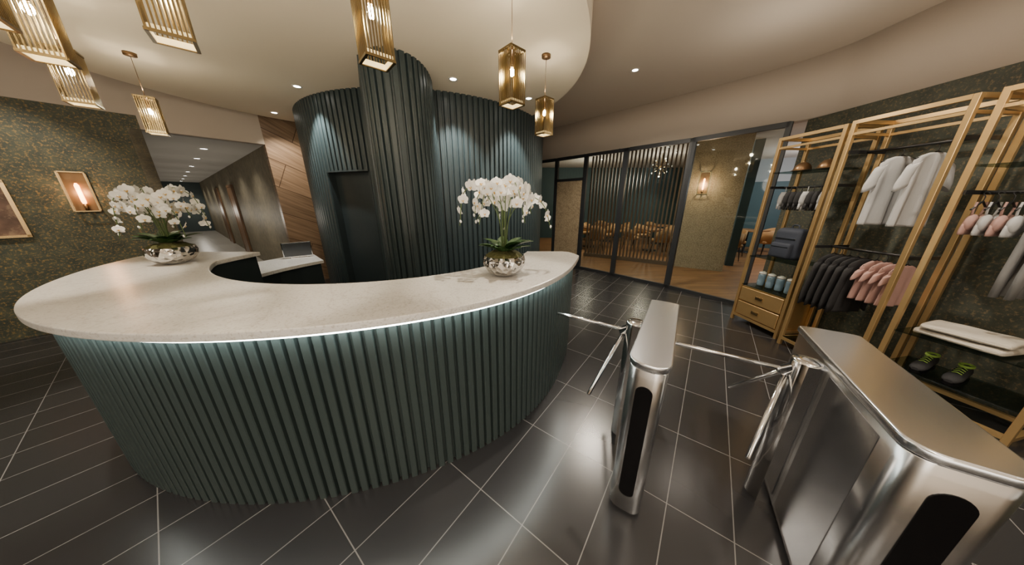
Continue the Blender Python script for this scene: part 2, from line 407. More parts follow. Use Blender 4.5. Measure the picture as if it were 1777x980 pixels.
curve = catmull([V2(-.3, 8.9), V2(.45, 8.1), V2(1.15, 7.35), V2(1.72, 6.65), V2(2.36, 5.95), V2(3.15, 5.05), V2(3.7, 4.35), V2(3.95, 3.8), V2(3.98, 3.2), V2(3.98, 1), V2(3.98, -1.5), V2(3.98, -4)], 8)
mb = MB(); strip(mb, curve, 2.74, 3.45, 0.2, 1, smooth=True); mb.obj('trim_curved_bulkhead', M_fascia, kind='structure')
NODES = [V2(.45, 8.12), V2(1.17, 7.37), V2(1.74, 6.67), V2(2.38, 5.97), V2(3.17, 5.07), V2(3.86, 4.08)]
wall_box('wall_right', V2(4.0, 4.0), V2(4.0, -4), 0, 2.74, 0.15, M_mottd, 1)
wall_box('wall_behind', V2(4.1, -4), V2(-12, -4), 0, 3.45, 0.15, M_fascia, 1)

def window_bay(name, a, b, panel=None):
    d = b-a; L_ = d.length; ang = math.atan2(d.y, d.x)
    mb = MB(); t = .055
    mb.box((0.03, 0, 1.37), (0.06, t, 2.74)); mb.box((L_-.01, 0, 1.37), (0.06, t, 2.74))
    mb.box((L_/2, 0, 2.71), (L_, t, .07)); mb.box((L_/2, 0, .03), (L_, t, .06))
    if panel: mb.box((L_/2, 0, 2.2), (L_, t, .06))
    fr = mb.obj(name, M_frame, loc=(a.x, a.y, 0), rot=(0, 0, ang), kind='structure')
    mb = MB()
    if panel: mb.box((L_/2, 0, 1.1), (L_-.1, .03, 2.16)); mb.obj('door_panel', M_beige, fr)
    mb = MB(); mb.box((L_/2, 0.0, 2.45 if panel else 1.37), (L_-.08, .008, .45 if panel else 2.6)); mb.obj('glass_pane', M_glass, fr)
window_bay('window_1', NODES[0], NODES[1])
window_bay('door_2', NODES[1], NODES[2], True)
window_bay('window_2', NODES[2], NODES[3])
window_bay('window_3', NODES[3], NODES[4])
window_bay('window_4', NODES[4], NODES[5])

# restaurant shell
poly = [tuple(p) for p in NODES]+[(4.16, 4.0), (12, 4.0), (12, 13), (-.5, 13), (-.5, 9)]
mb = MB(); mb.prism(poly, 0.0, 0.008); mb.obj('floor_restaurant', M_wfloor, kind='structure')
poly2 = [tuple(p+V2(.14, .14)) for p in NODES]+[(4.2, 4.0), (12, 4.0), (12, 13), (-.5, 13), (-.5, 9)]
mb = MB(); mb.prism(poly2, 3.1, 3.2); mb.obj('ceiling_restaurant', M_cceil, kind='structure')
wall_box('wall_restaurant_back', (-.5, 12.5), (11.5, 12.5), 0, 3.1, .12, M_tealwall)
wall_box('wall_restaurant_right', (11.5, 12.5), (11.5, 4), 0, 3.1, .12, M_tealwall)
wall_box('wall_restaurant_near', (4.16, 3.9), (11.5, 3.9), 0, 3.1, .1, M_tealdark, -1)
wall_box('wall_restaurant_left', (-.4, 9.2), (-.4, 12.5), 0, 3.1, .12, M_woodwall)
S0 = V2(2.33, 8.3); S1 = V2(4.36, 6.88); S2 = V2(5.24, 6.26); sd = (S1-S0).normalized(); sn = V2(-sd.y, sd.x)
wall_box('wall_block', S1, S2, 0.0, 3.1, .35, M_beige)
wall_box('wall_teal_pillar', S2+sn*.9+sd*.1, S2+sn*.9+sd*.28, 0.0, 3.1, .2, M_bluewall)
wall_box('wall_blue_far', (7.3, 10.9), (11.4, 8.6), 0, 2.35, .1, M_bluewall)
wall_box('wall_pale_lit_band', (7.3, 10.9), (11.4, 8.6), 2.35, 3.1, .1, M_paleblue)  # band whose pale colour stands for the lit upper part of the room

# ---------------------------------------------------------------- fluted core tower
TC = V2(-1.7, 6.3); TR = 2.33
def arc(c, r, a0, a1, n=80): return [V2(c.x+r*math.cos(math.radians(a0+(a1-a0)*i/n)), c.y+r*math.sin(math.radians(a0+(a1-a0)*i/n))) for i in range(n+1)]
mb = MB()
rp, rd = .083, .03
ribs(mb, arc(TC, TR, -200, -117.3), rp, rd, 0, 3.45, -1)
ribs(mb, arc(TC, TR, -117.3, -98.1), rp, rd, 2.1, 3.45, -1)
ribs(mb, arc(TC, TR, -98.1, 60), rp, rd, 0, 3.45, -1)
ribs(mb, [V2(-1.97, 4.02), V2(-1.53, 3.18)], rp, rd, 0, 3.12, -1)
ribs(mb, catmull([V2(-1.53, 3.18), V2(-1.37, 3.07), V2(-1.19, 3.06), V2(-1.05, 3.18), V2(-.985, 3.42), V2(-1.01, 3.75), V2(-1.09, 4.06)], 12), .072, rd, 0, 3.12, -1)
mb.obj('wall_fluted_core', M_teal, kind='structure')
mb = MB()
da = arc(TC, TR-.09, -117.3, -98.1, 12); strip(mb, da, 0, 2.1, .04, 1)
for a in (-117.3, -98.1):
    p = arc(TC, TR, a, a+.01, 1)[0]; q = arc(TC, TR-.1, a, a+.01, 1)[0]; mb.box(((p.x+q.x)/2, (p.y+q.y)/2, 1.05), (.12, .02, 2.1), rz=math.radians(a))
strip(mb, arc(TC, TR-.09, -117.3, -98.1, 12), 2.1, 2.12, .12, -1)
mb.obj('door_1', M_tealdark, kind='structure')

# ---------------------------------------------------------------- reception desk
desk = empty('reception_desk', 'curved teal fluted reception desk with white stone countertop', 'reception desk', (-1.65, 1.5, 0))
def dp(mb, name, m, label=None):
    o = mb.obj(name, m, desk, label=label); o.location = (1.65, -1.5, 0); return o
DCn = V2(-1.52, 3.57)
def sm(x): x = min(1, max(0, x)); return x*x*(3-2*x)
def ell(R, a0, a1, n):
    out = []
    for i in range(n+1):
        a = a0+(a1-a0)*i/n; s = sm((a+65)/45); s2 = sm((-105-a)/35)
        out.append(V2(DCn.x+(R-.2*s-.05*s2)*math.cos(math.radians(a)), DCn.y+(R-.03*s2)*math.sin(math.radians(a))))
    return out
n = 120
outer = [V2(.56, 2.93), V2(.64, 2.89), V2(.685, 2.8)]+ell(2.57, -20, -165, n-3)
inner_arc = arc(V2(-1.45, 3.4), 1.69, -17.2, -145.3, n-4)
inner = inner_arc+[V2(-2.85, 2.6), V2(-2.85, 2.75), V2(-2.85, 2.9)]
inner = inner[:n+1]
while len(inner) < len(outer): inner.insert(0, V2(.17, 2.93))
outer = outer[:len(inner)]
mb = MB(); zt, zb = 1.15, 1.108
rings = [[(a.x, a.y, zb), (a.x, a.y, zt), (b.x, b.y, zt), (b.x, b.y, zb)] for a, b in zip(outer, inner)]
mb.loft(rings, 0, True, False)
ct = dp(mb, 'countertop', M_stone, 'pale speckled quartz countertop')
bv = ct.modifiers.new('bevel', 'BEVEL'); bv.width = .006; bv.segments = 2; bv.limit_method = 'ANGLE'; bv.angle_limit = math.radians(50)
mb = MB(); ribs(mb, ell(2.481, -17, -164, 200), .057, .03, 0.0, 1.08, 1)
dp(mb, 'fluted_front', M_tealdesk, 'vertical fluted teal front')
mb = MB()
strip(mb, [V2(.58, 2.85)]+arc(V2(-1.45, 3.4), 1.75, -18, -145, 90)+[V2(-2.9, 2.85), V2(-3.9, 2.87)], 0.0, 1.105, .03, -1)
dp(mb, 'inner_panel', M_tealdark, 'dark inner panel')
mb = MB(); strip(mb, ell(2.455, -17, -164, 160), 0, 1.1, .02, 1); dp(mb, 'backing', M_tealdark)
mb = MB(); strip(mb, ell(2.515, -18, -163, 200), 1.083, 1.1075, .012, 1); strip(mb, ell(2.533, -18, -163, 200), 1.1035, 1.1075, .018, 1)
dp(mb, 'light_strip', M_led, 'white glowing strip under the countertop')

bc = empty('back_counter', 'lower white-topped work counter behind the reception desk', 'counter', (-3.2, 3.7, 0))
mb = MB(); pts_in = [V2(-3.06, 3.0), V2(-3.02, 3.3), V2(-2.94, 3.55), V2(-2.82, 3.8)]; pts_out = [V2(-3.75, 3.05), V2(-3.74, 3.6), V2(-3.6, 4.0), V2(-3.4, 4.35)]
rg = [[(a.x, a.y, .81), (a.x, a.y, .85), (b.x, b.y, .85), (b.x, b.y, .81)] for a, b in zip(pts_in, pts_out)]
mb.loft(rg, 0, True, False); mb.obj('worktop', M_stone, bc, loc=(3.2, -3.7, 0))
mb = MB(); strip(mb, [p-V2(.05, 0) for p in pts_in], 0, .81, .03, 1); mb.obj('front_panel', M_tealdark, bc, loc=(3.2, -3.7, 0))
mb = MB(); strip(mb, [p+V2(.05, 0) for p in pts_out], 0, .81, .03, -1); mb.obj('back_panel', M_tealdark, bc, loc=(3.2, -3.7, 0))
e = empty('computer_monitor', 'silver framed computer monitor on the lower work counter', 'monitor', (-3.34, 4.0, .85), math.radians(36))
mb = MB()
for x_, z_, sx, sz in ((0, .02, .36, .014), (0, .235, .36, .014), (-.175, .128, .014, .22), (.175, .128, .014, .22)): mb.box((x_, 0, z_), (sx, .03, sz), bev=.003, seg=1)
mb.obj('bezel', M_chrome, e, label='silver bezel')
mb = MB(); mb.box((0, .004, .128), (.34, .015, .205)); mb.obj('screen', M_screen, e)
mb = MB(); mb.box((0, .04, .004), (.2, .14, .008), bev=.002, seg=1); mb.tube([(0, .06, .005), (0, .05, .13)], .014, seg=10); mb.box((0, .03, .13), (.08, .04, .06)); mb.obj('stand', M_chrome, e)

# ---------------------------------------------------------------- orchids
def petal(mb, ang, ln, wd, mi, tilt=0.15, curl=0.25, roll=0):
    n_, m_ = 6, 4; vs = []; fs = []
    ca, sa = math.cos(ang), math.sin(ang)
    for i in range(n_+1):
        t = i/n_; hw = wd/2*math.sin(pi*min(1, (t*.92+.06)))**.6 if t < 1 else wd*.12
        for j in range(m_+1):
            s_ = (j/m_-.5)*2
            x = s_*hw; y = t*ln; z = tilt*y - curl*y*y/ln + .12*abs(s_)*hw*math.cos(t*2)
            vs.append((x*ca-y*sa, x*sa+y*ca, z))
    for i in range(n_):
        for j in range(m_): fs.append([i*(m_+1)+j, i*(m_+1)+j+1, (i+1)*(m_+1)+j+1, (i+1)*(m_+1)+j])
    mb.add(vs, fs, mi, True)
mb = MB()   # face +Z, up = +Y
petal(mb, math.radians(0), .046, .034, 0); petal(mb, math.radians(130), .045, .034, 0); petal(mb, math.radians(-130), .045, .034, 0)
petal(mb, math.radians(72), .047, .054, 0, .25); petal(mb, math.radians(-72), .047, .054, 0, .25)
mb.sphere((0, -.002, .008), .006, 0); mb.sphere((0, -.012, .008), .007, 1, sc=(.8, 1.2, .7)); mb.sphere((.008, -.006, .01), .004, 1); mb.sphere((-.008, -.006, .01), .004, 1)
ME_blossom = mb.mesh('blossom', [M_petal, M_lip])
mb = MB(); mb.sphere((0, 0, 0), .012, 0, sc=(.8, 1.3, .8)); ME_bud = mb.mesh('bud', [M_petal])

def orchid(loc, label, seed, spread=.3, h=.7, nst=7, scl=1.0, bs=1.08):
    rnd = random.Random(seed)
    e = empty('potted_orchid', label, 'orchid', loc, group='orchid arrangements on the reception desk')
    mb = MB(); mb.lathe([(r*bs, z*bs) for r, z in [(.06, 0), (.07, .004), (.115, .03), (.145, .075), (.15, .11), (.14, .145), (.132, .145), (.14, .11), (.13, .09), (.02, .085)]], seg=32)
    mb.obj('bowl', M_silver, e, label='hammered silver bowl')
    mb = MB(); rings = []
    for i in range(9):
        a = i/8*pi/2; r = .146*math.cos(a)+.002
        rings.append([((r*math.cos(2*pi*q/24)*(1+rnd.uniform(-.06, .06))), r*math.sin(2*pi*q/24)*(1+rnd.uniform(-.06, .06)), .13+.065*math.sin(a)+rnd.uniform(-.008, .008)) for q in range(24)])
    mb.loft(rings, 0); mb.obj('moss', M_moss, e)
    for i in range(22):
        a = 2*pi*i/22*3.1+rnd.uniform(-.2, .2); ln = rnd.uniform(.14, .22); lift = rnd.uniform(.6, 1.4)
        mb = MB(); vs = []; fs = []; N = 9
        for q in range(N+1):
            t = q/N; hw = .036*math.sin(pi*min(.97, t*.85+.12))**.7
            r = .02+ln*t*math.cos(lift*(1-t*.6)); z = .17+ln*(math.sin(lift)*t-.45*t*t*math.sin(lift))
            for s_ in (-1, -.5, 0, .5, 1):
                z2 = z+abs(s_)*hw*.35
                vs.append((r*math.cos(a)-s_*hw*math.sin(a), r*math.sin(a)+s_*hw*math.cos(a), z2))
        for q in range(N):
            for s_ in range(4): fs.append([q*5+s_, q*5+s_+1, (q+1)*5+s_+1, (q+1)*5+s_])
        mb.add(vs, fs, 0, True); mb.obj('leaf', M_leaf, e)
    for i in range(nst):
        a = 2*pi*(i+.35)/nst+rnd.uniform(-.35, .35); r = spread*rnd.uniform(.6, 1.06); hh = h*rnd.uniform(.76, 1.03)
        ca, sa = math.cos(a), math.sin(a); dr = rnd.uniform(.46, .68); tw = rnd.uniform(-.04, .04)
        P = catmull([Vector((.01*ca, .01*sa, .15)), Vector((.03*ca+tw*.3, .03*sa-tw*.3, .15+hh*.4)), Vector((.09*ca*r/.3+tw, .09*sa*r/.3-tw, hh*.88)), Vector((r*.5*ca, r*.5*sa, hh*.99)), Vector((r*.84*ca, r*.84*sa, hh*.88)), Vector((r*ca-tw, r*sa+tw, hh*dr))], 10)
        mb = MB(); mb.tube(P, .0032, seg=6); st = mb.obj('flower_stem', M_stem, e)
        nb = rnd.choice((9, 10, 11))
        for b in range(nb):
            f = .42+.56*b/(nb-1); idx = int(f*(len(P)-1)); p = P[idx]
            side = Vector((-sa, ca, 0))*(1 if b % 2 else -1)
            out = (Vector((ca, sa, 0))*rnd.uniform(.4, 1)+side*rnd.uniform(.5, 1)+Vector((0, 0, .15 if b < 4 else -.2))+Vector((rnd.uniform(-.4, .4), rnd.uniform(-.4, .4), rnd.uniform(-.3, .3)))).normalized()
            last = b >= nb-1
            o = bpy.data.objects.new('bud' if last else 'blossom', ME_bud if last else ME_blossom)
            COL.objects.link(o); o.parent = st
            o.location = p+side*(.012 if last else rnd.uniform(.022, .038))+Vector((0, 0, rnd.uniform(-.02, .01)))
            z = out; y = Vector((0, 0, 1)); y = (y-z*y.dot(z)).normalized(); x = y.cross(z)
            R = Matrix((x, y, z)).transposed(); o.rotation_euler = R.to_euler()
            sc = rnd.uniform(.82, 1.1)*(1 if b < 6 else .82)*scl; o.scale = (sc, sc, sc)
    return e
orchid((-.06, 1.95, 1.15), 'white orchids in silver bowl, desk end near turnstiles', 3, .33, .72, 9)
orchid((-3.10, 2.34, 1.15), 'white orchids in silver bowl, desk end near corridor', 5, .35, .66, 9)

# ---------------------------------------------------------------- pendants
def pendant(x, y, zc=3.1):
    e = empty('pendant_lamp', 'brass rod lantern pendant lamp with glowing bulb', 'pendant lamp', (x, y, 2.38), math.radians(42), group='brass lantern pendants over the desk')
    H_ = .34; s = .066
    mb = MB(); mb.lathe([(.045, zc-2.38), (.045, zc-2.405), (.01, zc-2.41)], seg=20); mb.obj('canopy', M_bronze, e)
    mb = MB(); mb.tube([(0, 0, zc-2.38-.02), (0, 0, H_+.0)], .0025, seg=6); mb.obj('cord', M_bronze, e)
    mb = MB()
    for z, th in ((.005, .012), (H_-.005, .012)):
        for sx, sy, lx, ly in ((0, s, 2*s, .007), (0, -s, 2*s, .007), (s, 0, .007, 2*s), (-s, 0, .007, 2*s)):
            mb.box((sx, sy, z), (lx+.006, ly+.0, th))
    for i in range(10):
        t = -s+2*s*i/9
        for px, py in ((t, s), (t, -s), (s, t), (-s, t)): mb.box((px, py, H_/2), (.0052, .0052, H_))
    mb.box((0, 0, H_-.004), (2*s, .012, .006)); mb.box((0, 0, H_-.004), (.012, 2*s, .006))
    mb.obj('cage', M_brassd, e)
    mb = MB(); mb.tube([(0, 0, H_), (0, 0, H_-.1)], .014, seg=12); mb.obj('socket', M_bronze, e)
    mb = MB(); mb.sphere((0, 0, H_-.13), .018, sc=(1, 1, 1.5)); mb.obj('bulb', M_bulb, e)
    mb = MB()
    for sx, sy, lx, ly in ((0, s*.9, 1.8*s, .003), (0, -s*.9, 1.8*s, .003), (s*.9, 0, .003, 1.8*s), (-s*.9, 0, .003, 1.8*s)): mb.box((sx, sy, .016), (lx, ly, .026))
    mb.obj('inner_band', M_diff, e, label='amber glowing inner band')
    point((0, 0, H_-.13), 2.5, (1, .88, .62), .02, e)
    point((0, 0, H_+.06), 5.5, (1, .85, .62), .03, e)
    return e
for x, y in ((-2.35, 1.6), (-1.52, 1.44), (-3.2, 2.25), (-3.8, 3.14), (-.70, 1.63), (0.0, 2.26), (.345, 3.18), (-2.1, 1.28)):
    pendant(x, y)

# ---------------------------------------------------------------- downlights and added fill lights
cw = (1, 1, .93)
downlight(-.71, 3.72, 3.1, 175, 76, cw, target=(-.73, 4.0, 1.7), blend=.6)
downlight(-2.76, 3.93, 3.1, 175, 76, cw, target=(-2.8, 4.2, 1.7), blend=.6)
downlight(.24, 4.34, 3.1, 175, 76, cw, target=(.05, 4.62, 1.7), blend=.6)
downlight(-3.96, 4.97, 3.1, 90, 100, target=(-4.2, 5.6, 1.4))
downlight(1.73, 4.37, 3.45, 430, 145, soft=.12, blend=.5)
downlight(-3.3, 1.7, 3.1, 190, 46, (1, .87, .7))
downlight(-1.5, 1.5, 3.1, 120, 46, (1, .87, .7))
downlight(.2, 1.75, 3.1, 150, 46, (1, .87, .7), target=(-.05, 1.95, 1.2), soft=.02)
downlight(-2.2, -.6, 3.45, 120, 100); downlight(.3, -.3, 3.45, 110, 90)  # unseen downlights added behind the camera for general light
downlight(1.9, .5, 3.45, 170, 75); downlight(2.5, 1.9, 3.45, 160, 80, target=(3.4, 2.2, 1.2))
downlight(2.5, -.6, 3.45, 140, 80, target=(3.6, 1.2, 1.0))
downlight(-5.15, 2.6, 3.45, 140, 70, target=(-5.9, 3.3, 1.5)); downlight(-5.9, 1.6, 3.45, 140, 70, target=(-6.6, 2.2, 1.5)); downlight(-4.6, -.6, 3.45, 110, 100)
def area(loc, rot, size, e, col=(1, .87, .71)):  # added fill lights without a fixture, brightening ceiling and desk front
    a = bpy.data.lights.new('added_fill_area', 'AREA'); a.energy = e; a.size = size; a.color = col; a.shape = 'DISK'
    ao = bpy.data.objects.new('added_fill_area', a); COL.objects.link(ao); ao.location = loc; ao.rotation_euler = rot
area((0, -1.8, 0.9), (pi, 0, 0), 5, 205)
area((-.5, -2.4, 3.2), (math.radians(48), 0, 0), 3.5, 105)
point((2.4, .1, 2.5), 34, (1, .87, .72), .35, name='added_fill_point')  # soft fill points added where no lamp hangs, lifting walls and ceiling
point((2.7, 3.1, 2.75), 14, (1, .88, .74), .2, name='added_fill_point')
point((-4.2, .6, 2.3), 16, (1, .87, .72), .35, name='added_fill_point')

# ---------------------------------------------------------------- turnstiles
def stadium(wd, ht, n=12):
    r = wd/2; pts = []
    for i in range(n+1): a_ = pi*i/n; pts.append((r*math.cos(a_), ht/2-r+r*math.sin(a_)))
    for i in range(n+1): a_ = pi+pi*i/n; pts.append((r*math.cos(a_), -(ht/2-r)+r*math.sin(a_)))
    return pts
def turnstile(x, y, rz, hw=.098, Lc=.95, label='', sw=.075):
    e = empty('turnstile', label, 'turnstile', (x, y, 0), rz, group='entrance turnstiles')
    def rr(hw, y0, y1, rad, n=8):
        pts = []
        for cx, cy, a0 in ((hw-rad, y0+rad, -90), (hw-rad, y1-.02, 0), (-hw+rad, y1-.02, 90), (-hw+rad, y0+rad, 180)):
            rr_ = rad
            for i in range(n+1):
                a_ = math.radians(a0+90*i/n); yy = cy+(rr_ if cy == y0+rad else .02)*math.sin(a_); pts.append((cx+rr_*math.cos(a_), yy))
        return pts
    mb = MB(); mb.prism(rr(hw-.008, .012, Lc-.01, .055), .02, .945, smooth=True)
    mb.prism(rr(hw-.02, .03, Lc-.03, .04), 0, .02)
    b = mb.obj('cabinet', M_steel, e); b.modifiers.new('b', 'BEVEL').width = .003
    mb = MB(); mb.prism(rr(hw, 0, Lc, .075), .95, .985, smooth=True); t = mb.obj('lid', M_steel, e); bb = t.modifiers.new('b', 'BEVEL'); bb.width = .008; bb.segments = 3; bb.limit_method = 'ANGLE'
    mb = MB()
    for s_ in (-1, 1): mb.box((s_*(hw-.008), .32, .48), (.004, .38, .86))
    mb.obj('side_panel', M_steeld, e, label='inset satin steel side panel')
    mb = MB(); st = stadium(sw, .72); mb.add([(p[0], .008, .5+p[1]) for p in st]+[(p[0], .022, .5+p[1]) for p in st], [list(range(len(st)))]+[[i, (i+1) % len(st), len(st)+(i+1) % len(st), len(st)+i] for i in range(len(st))])
    mb.obj('sensor_panel', M_blackg, e, label='black glass sensor panel')
    cx, cy = -hw-.035, Lc*.62
    mb = MB(); mb.box((cx+.02, cy, .46), (.08, .12, .92)); mb.lathe([(.058, 0), (.058, .92), (.052, .93), (.02, .932)], seg=32, M=Matrix.Translation((cx-.01, cy, 0)))
    mb.obj('column', M_chrome, e)
    o = Vector((-1, 0, 0)); z = Vector((0, 0, 1)); A = (o-z).normalized()
    mb = MB(); h0 = Vector((cx-.02, cy, .9))
    mb.tube([h0, h0+A*.03, h0+A*.031, h0+A*.095, h0+A*.108], [.042, .042, .031, .031, .02], seg=24); mb.obj('hub', M_chrome, e)
    hc = h0+A*.07
    for d in (o, .25*o-.75*z+.612*Vector((0, 1, 0)), .25*o-.75*z-.612*Vector((0, 1, 0))):
        d = d.normalized(); mb = MB(); mb.tube([hc+d*.02, hc+d*.5, hc+d*.507], [.0125, .0125, .009], seg=16); mb.obj('arm', M_chrome, e)
turnstile(.622, 1.01, -math.radians(33.4), .092, label='slim brushed steel tripod turnstile beside the reception desk')
turnstile(1.325, .535, -math.radians(32.0), .125, .97, label='wide brushed steel tripod turnstile beside the display racks', sw=.09)

# ---------------------------------------------------------------- retail racks
def rack(A, B, shelves, rails, label, drawers=False, h=2.44, dep=.42):
    A = V2(*A); B = V2(*B); d = B-A; Ln = d.length; rz = math.atan2(d.y, d.x)
    e = empty('display_rack', label, 'display rack', (A.x, A.y, 0), rz, group='gold display racks')
    mb = MB(); t = .034
    for px in (t/2, Ln-t/2):
        for py in (t/2, dep-t/2): mb.box((px, py, h/2), (t, t, h), bev=.002, seg=1)
        mb.box((px, dep/2, h-t/2), (t, dep-2*t, t)); mb.box((px, dep/2, .09), (t, dep-2*t, t)); mb.box((px, dep/2, h-.12), (t*.7, dep-2*t, t*.7))
    for py in (t/2, dep-t/2):
        mb.box((Ln/2, py, h-t/2), (Ln-2*t, t, t)); mb.box((Ln/2, py, .09), (Ln-2*t, t, t)); mb.box((Ln/2, py, h-.12), (Ln-2*t, t*.7, t*.7))
    mb.obj('frame', M_gold, e)
    for z in shelves:
        mb = MB(); mb.box((Ln/2, dep/2, z-.006), (Ln-2*t, dep-.02, .012)); mb.obj('shelf', M_shelfglass, e, label='smoked glass shelf')
    for z in rails:
        mb = MB(); mb.tube([(t, dep/2, z), (Ln-t, dep/2, z)], .012, seg=12)
        for px in (t*1.2, Ln-t*1.2): mb.box((px, dep/2, z), (.012, dep-.04, .03))
        mb.obj('rail', M_black, e, label='black hanging rail')
    if drawers:
        mb = MB(); mb.box((Ln/2, dep/2+.01, .32), (Ln-2*t-.004, dep-.05, .42)); mb.obj('body', M_gold, e)
        for z in (.215, .425):
            mb = MB(); mb.box((Ln/2, .012, z), (Ln-2*t-.03, .02, .19), bev=.004, seg=1); dr = mb.obj('drawer', M_gold, e)
            mb = MB(); mb.box((Ln/2, -.004, z), (.1, .01, .045), bev=.002, seg=1); mb.box((Ln/2, -.012, z+.008), (.06, .016, .01)); mb.obj('handle', M_brass, dr)
    def loc(x, y, z):
        c, s = math.cos(rz), math.sin(rz); return (A.x+c*x-s*y, A.y+s*x+c*y, z)
    return loc, rz, Ln, dep
R1, rz1, L1, D1 = rack((3.33, 3.62), (3.38, 2.96), (.56, .97, 2.04), (1.86,), 'gold metal display rack with two drawers and glass shelves', True)
R2, rz2, L2, D2 = rack((3.32, 2.88), (3.35, 2.17), (.12,), (2.16, 1.22), 'gold metal display rack with two rails of hanging clothes')
R3, rz3, L3, D3 = rack((3.36, 2.09), (3.50, 1.40), (.3, .62, 1.95), (1.76,), 'gold metal display rack holding towels, shoes and sports bras')

def ring(hw, th, z, n=32, fold=0, ph=0, cx=0, kf=5, cy=0):
    return [(cx+hw*math.cos(2*pi*k/n), cy+(th+fold*math.sin(kf*2*pi*k/n+ph))*math.sin(2*pi*k/n)+fold*.5*math.sin(hw*40*math.cos(2*pi*k/n)+ph), z) for k in range(n)]
def hanger(mb, hw=.19):
    mb.tube(catmull([Vector((0, 0, -.05)), Vector((0, 0, -.01)), Vector((0, .012, .012)), Vector((0, 0, .022)), Vector((0, -.014, .01))], 6), .003, seg=6)
    mb.tube([(-hw, 0, -.105), (0, 0, -.045), (hw, 0, -.105)], .006, seg=8)
def top_mesh(hw=.2, ln=.66, sl=.2, name='t_shirt', th=.022):
    mb = MB(); rs = []
    for i, (z, f) in enumerate(((-.058, .35), (-.075, .62), (-.095, .86), (-.12, .98), (-.2, .95), (-.3, .92), (-.42, .93), (-.54, .97), (-.64, 1.0), (-.66, 1.0))):
        zz = z if z > -.13 else -.12+(z+.12)*(ln-.12)/.54
        rs.append(ring(hw*f, th+.01*min(1, i/5), zz, 48, fold=.0028*i if th > .02 else .001*i, ph=.6, kf=7))
    mb.loft(rs)
    for s_ in (-1, 1):
        rr = []
        for i in range(7):
            t = i/6; cx = s_*(hw*.86+.05*min(t*1.5, 1)*min(1, sl/.2)); z = -.14-sl*t
            wdx = .05-.012*t if sl > .3 else .06
            rr.append([(cx+wdx*math.cos(2*pi*k/16), th*math.sin(2*pi*k/16), z-.03*s_*math.cos(2*pi*k/16)) for k in range(16)])
        mb.loft(rr)
    return mb.mesh(name, [M_white])
def garment(name, label, cat, me, m, loc, rz, group, hw=.19, sub='fabric'):
    e = empty(name, label, cat, loc, rz, group=group)
    o = bpy.data.objects.new(sub, me.copy()); COL.objects.link(o); o.parent = e; o.data.materials.clear(); o.data.materials.append(m)
    mb = MB(); hanger(mb, hw); mb.obj('hanger', M_black, e, label='black clothes hanger')
    return e
ME_tee = top_mesh(); ME_long = top_mesh(.17, .62, .46, 'long_top', .016); ME_short = top_mesh(.15, .44, .08, 'sleeveless_top', .016)
for x in (.30, .50):
    garment('t_shirt', 'pale grey short-sleeved t-shirt on a black hanger', 't-shirt', ME_tee, M_white, R2(x, D2/2, 2.14), rz2+pi/2+.05, 'grey t-shirts on the upper rail')
for i in range(5):
    garment('sports_shirt', 'black long-sleeved sports shirt on a black hanger', 'sports shirt', ME_long, M_blackc, R2(.08+.066*i, D2/2, 1.2), rz2+pi/2+.04, 'black shirts on the lower rail', .15)
for i in range(4):
    garment('tank_shirt', 'dusty pink sports shirt on a black hanger', 'sports shirt', ME_short, M_pink, R2(.42+.066*i, D2/2, 1.2), rz2+pi/2+.04, 'dusty pink shirts on the lower rail', .13)
def bra_mesh():
    mb = MB()
    for s_ in (-1, 1):
        mb.sphere((s_*.06, -.01, -.2), .06, sc=(1, .45, 1.05)); mb.tube(catmull([Vector((s_*.055, 0, -.15)), Vector((s_*.075, 0, -.1)), Vector((s_*.07, 0, -.05))], 5), .006, seg=6)
    mb.loft([ring(.12, .02, -.29, 24), ring(.122, .022, -.27, 24), ring(.12, .022, -.23, 24), ring(.11, .02, -.2, 24)])
    return mb.mesh('bra', [M_pink])
ME_bra = bra_mesh()
for i in range(4):
    m_ = (M_pink, M_white)[i % 2]
    garment('sports_bra', ('dusty pink' if i % 2 == 0 else 'white')+' sports bra on a black hanger', 'sports bra', ME_bra, m_, R3(.075+.056*i, D3/2-.02, 1.74), rz3+pi/2+.05, 'sports bras on the rail', .11)
mb = MB()
for s_ in (-1, 1): mb.loft([ring(.07, .022, -.08, 20, cx=s_*.055), ring(.062, .022, -.3, 20, .003, 1, cx=s_*.06), ring(.045, .02, -.55, 20, .003, 2, cx=s_*.065), ring(.035, .018, -.72, 20, cx=s_*.07)])
mb.loft([ring(.11, .022, -.06, 24), ring(.125, .025, -.18, 24)]); ME_leg = mb.mesh('leggings', [M_greyc])
for i in range(2):
    garment('leggings', 'grey leggings on a black hanger', 'leggings', ME_leg, M_greyc, R3(.32+.06*i, D3/2, 1.74), rz3+pi/2+.04, 'grey leggings on the rail', .1)
mb = MB(); mb.loft([ring(.035, .016, -.16, 16), ring(.045, .02, -.12, 16), ring(.042, .02, -.07, 16), ring(.03, .016, -.03, 16)])
for q in range(4): mb.tube([(-.03+.02*q, 0, -.14), (-.033+.022*q, 0, -.195-.01*(q in (1, 2)))], [.0105, .008], seg=8)
mb.tube([(.035, 0, -.1), (.06, 0, -.13)], [.011, .008], seg=8); mb.tube([(0, 0, -.04), (0, 0, .015)], .003, seg=6)
ME_glove = mb.mesh('training_glove', [M_blackc])
for i in range(8):
    o = bpy.data.objects.new('training_glove', ME_glove.copy()); COL.objects.link(o); o.data.materials.clear(); wht = i % 4 == 0 or i > 6
    o.data.materials.append(M_white if wht else M_blackc); o.location = R1(.1+.062*i, D1/2-.03, 1.842); o.rotation_euler = (0, 0, rz1+1.2); o.scale = (1.25, 1.25, 1.25)
    o['label'] = ('white' if wht else 'black')+' training glove hanging from the rail'; o['category'] = 'glove'; o['group'] = 'training gloves on the rail'
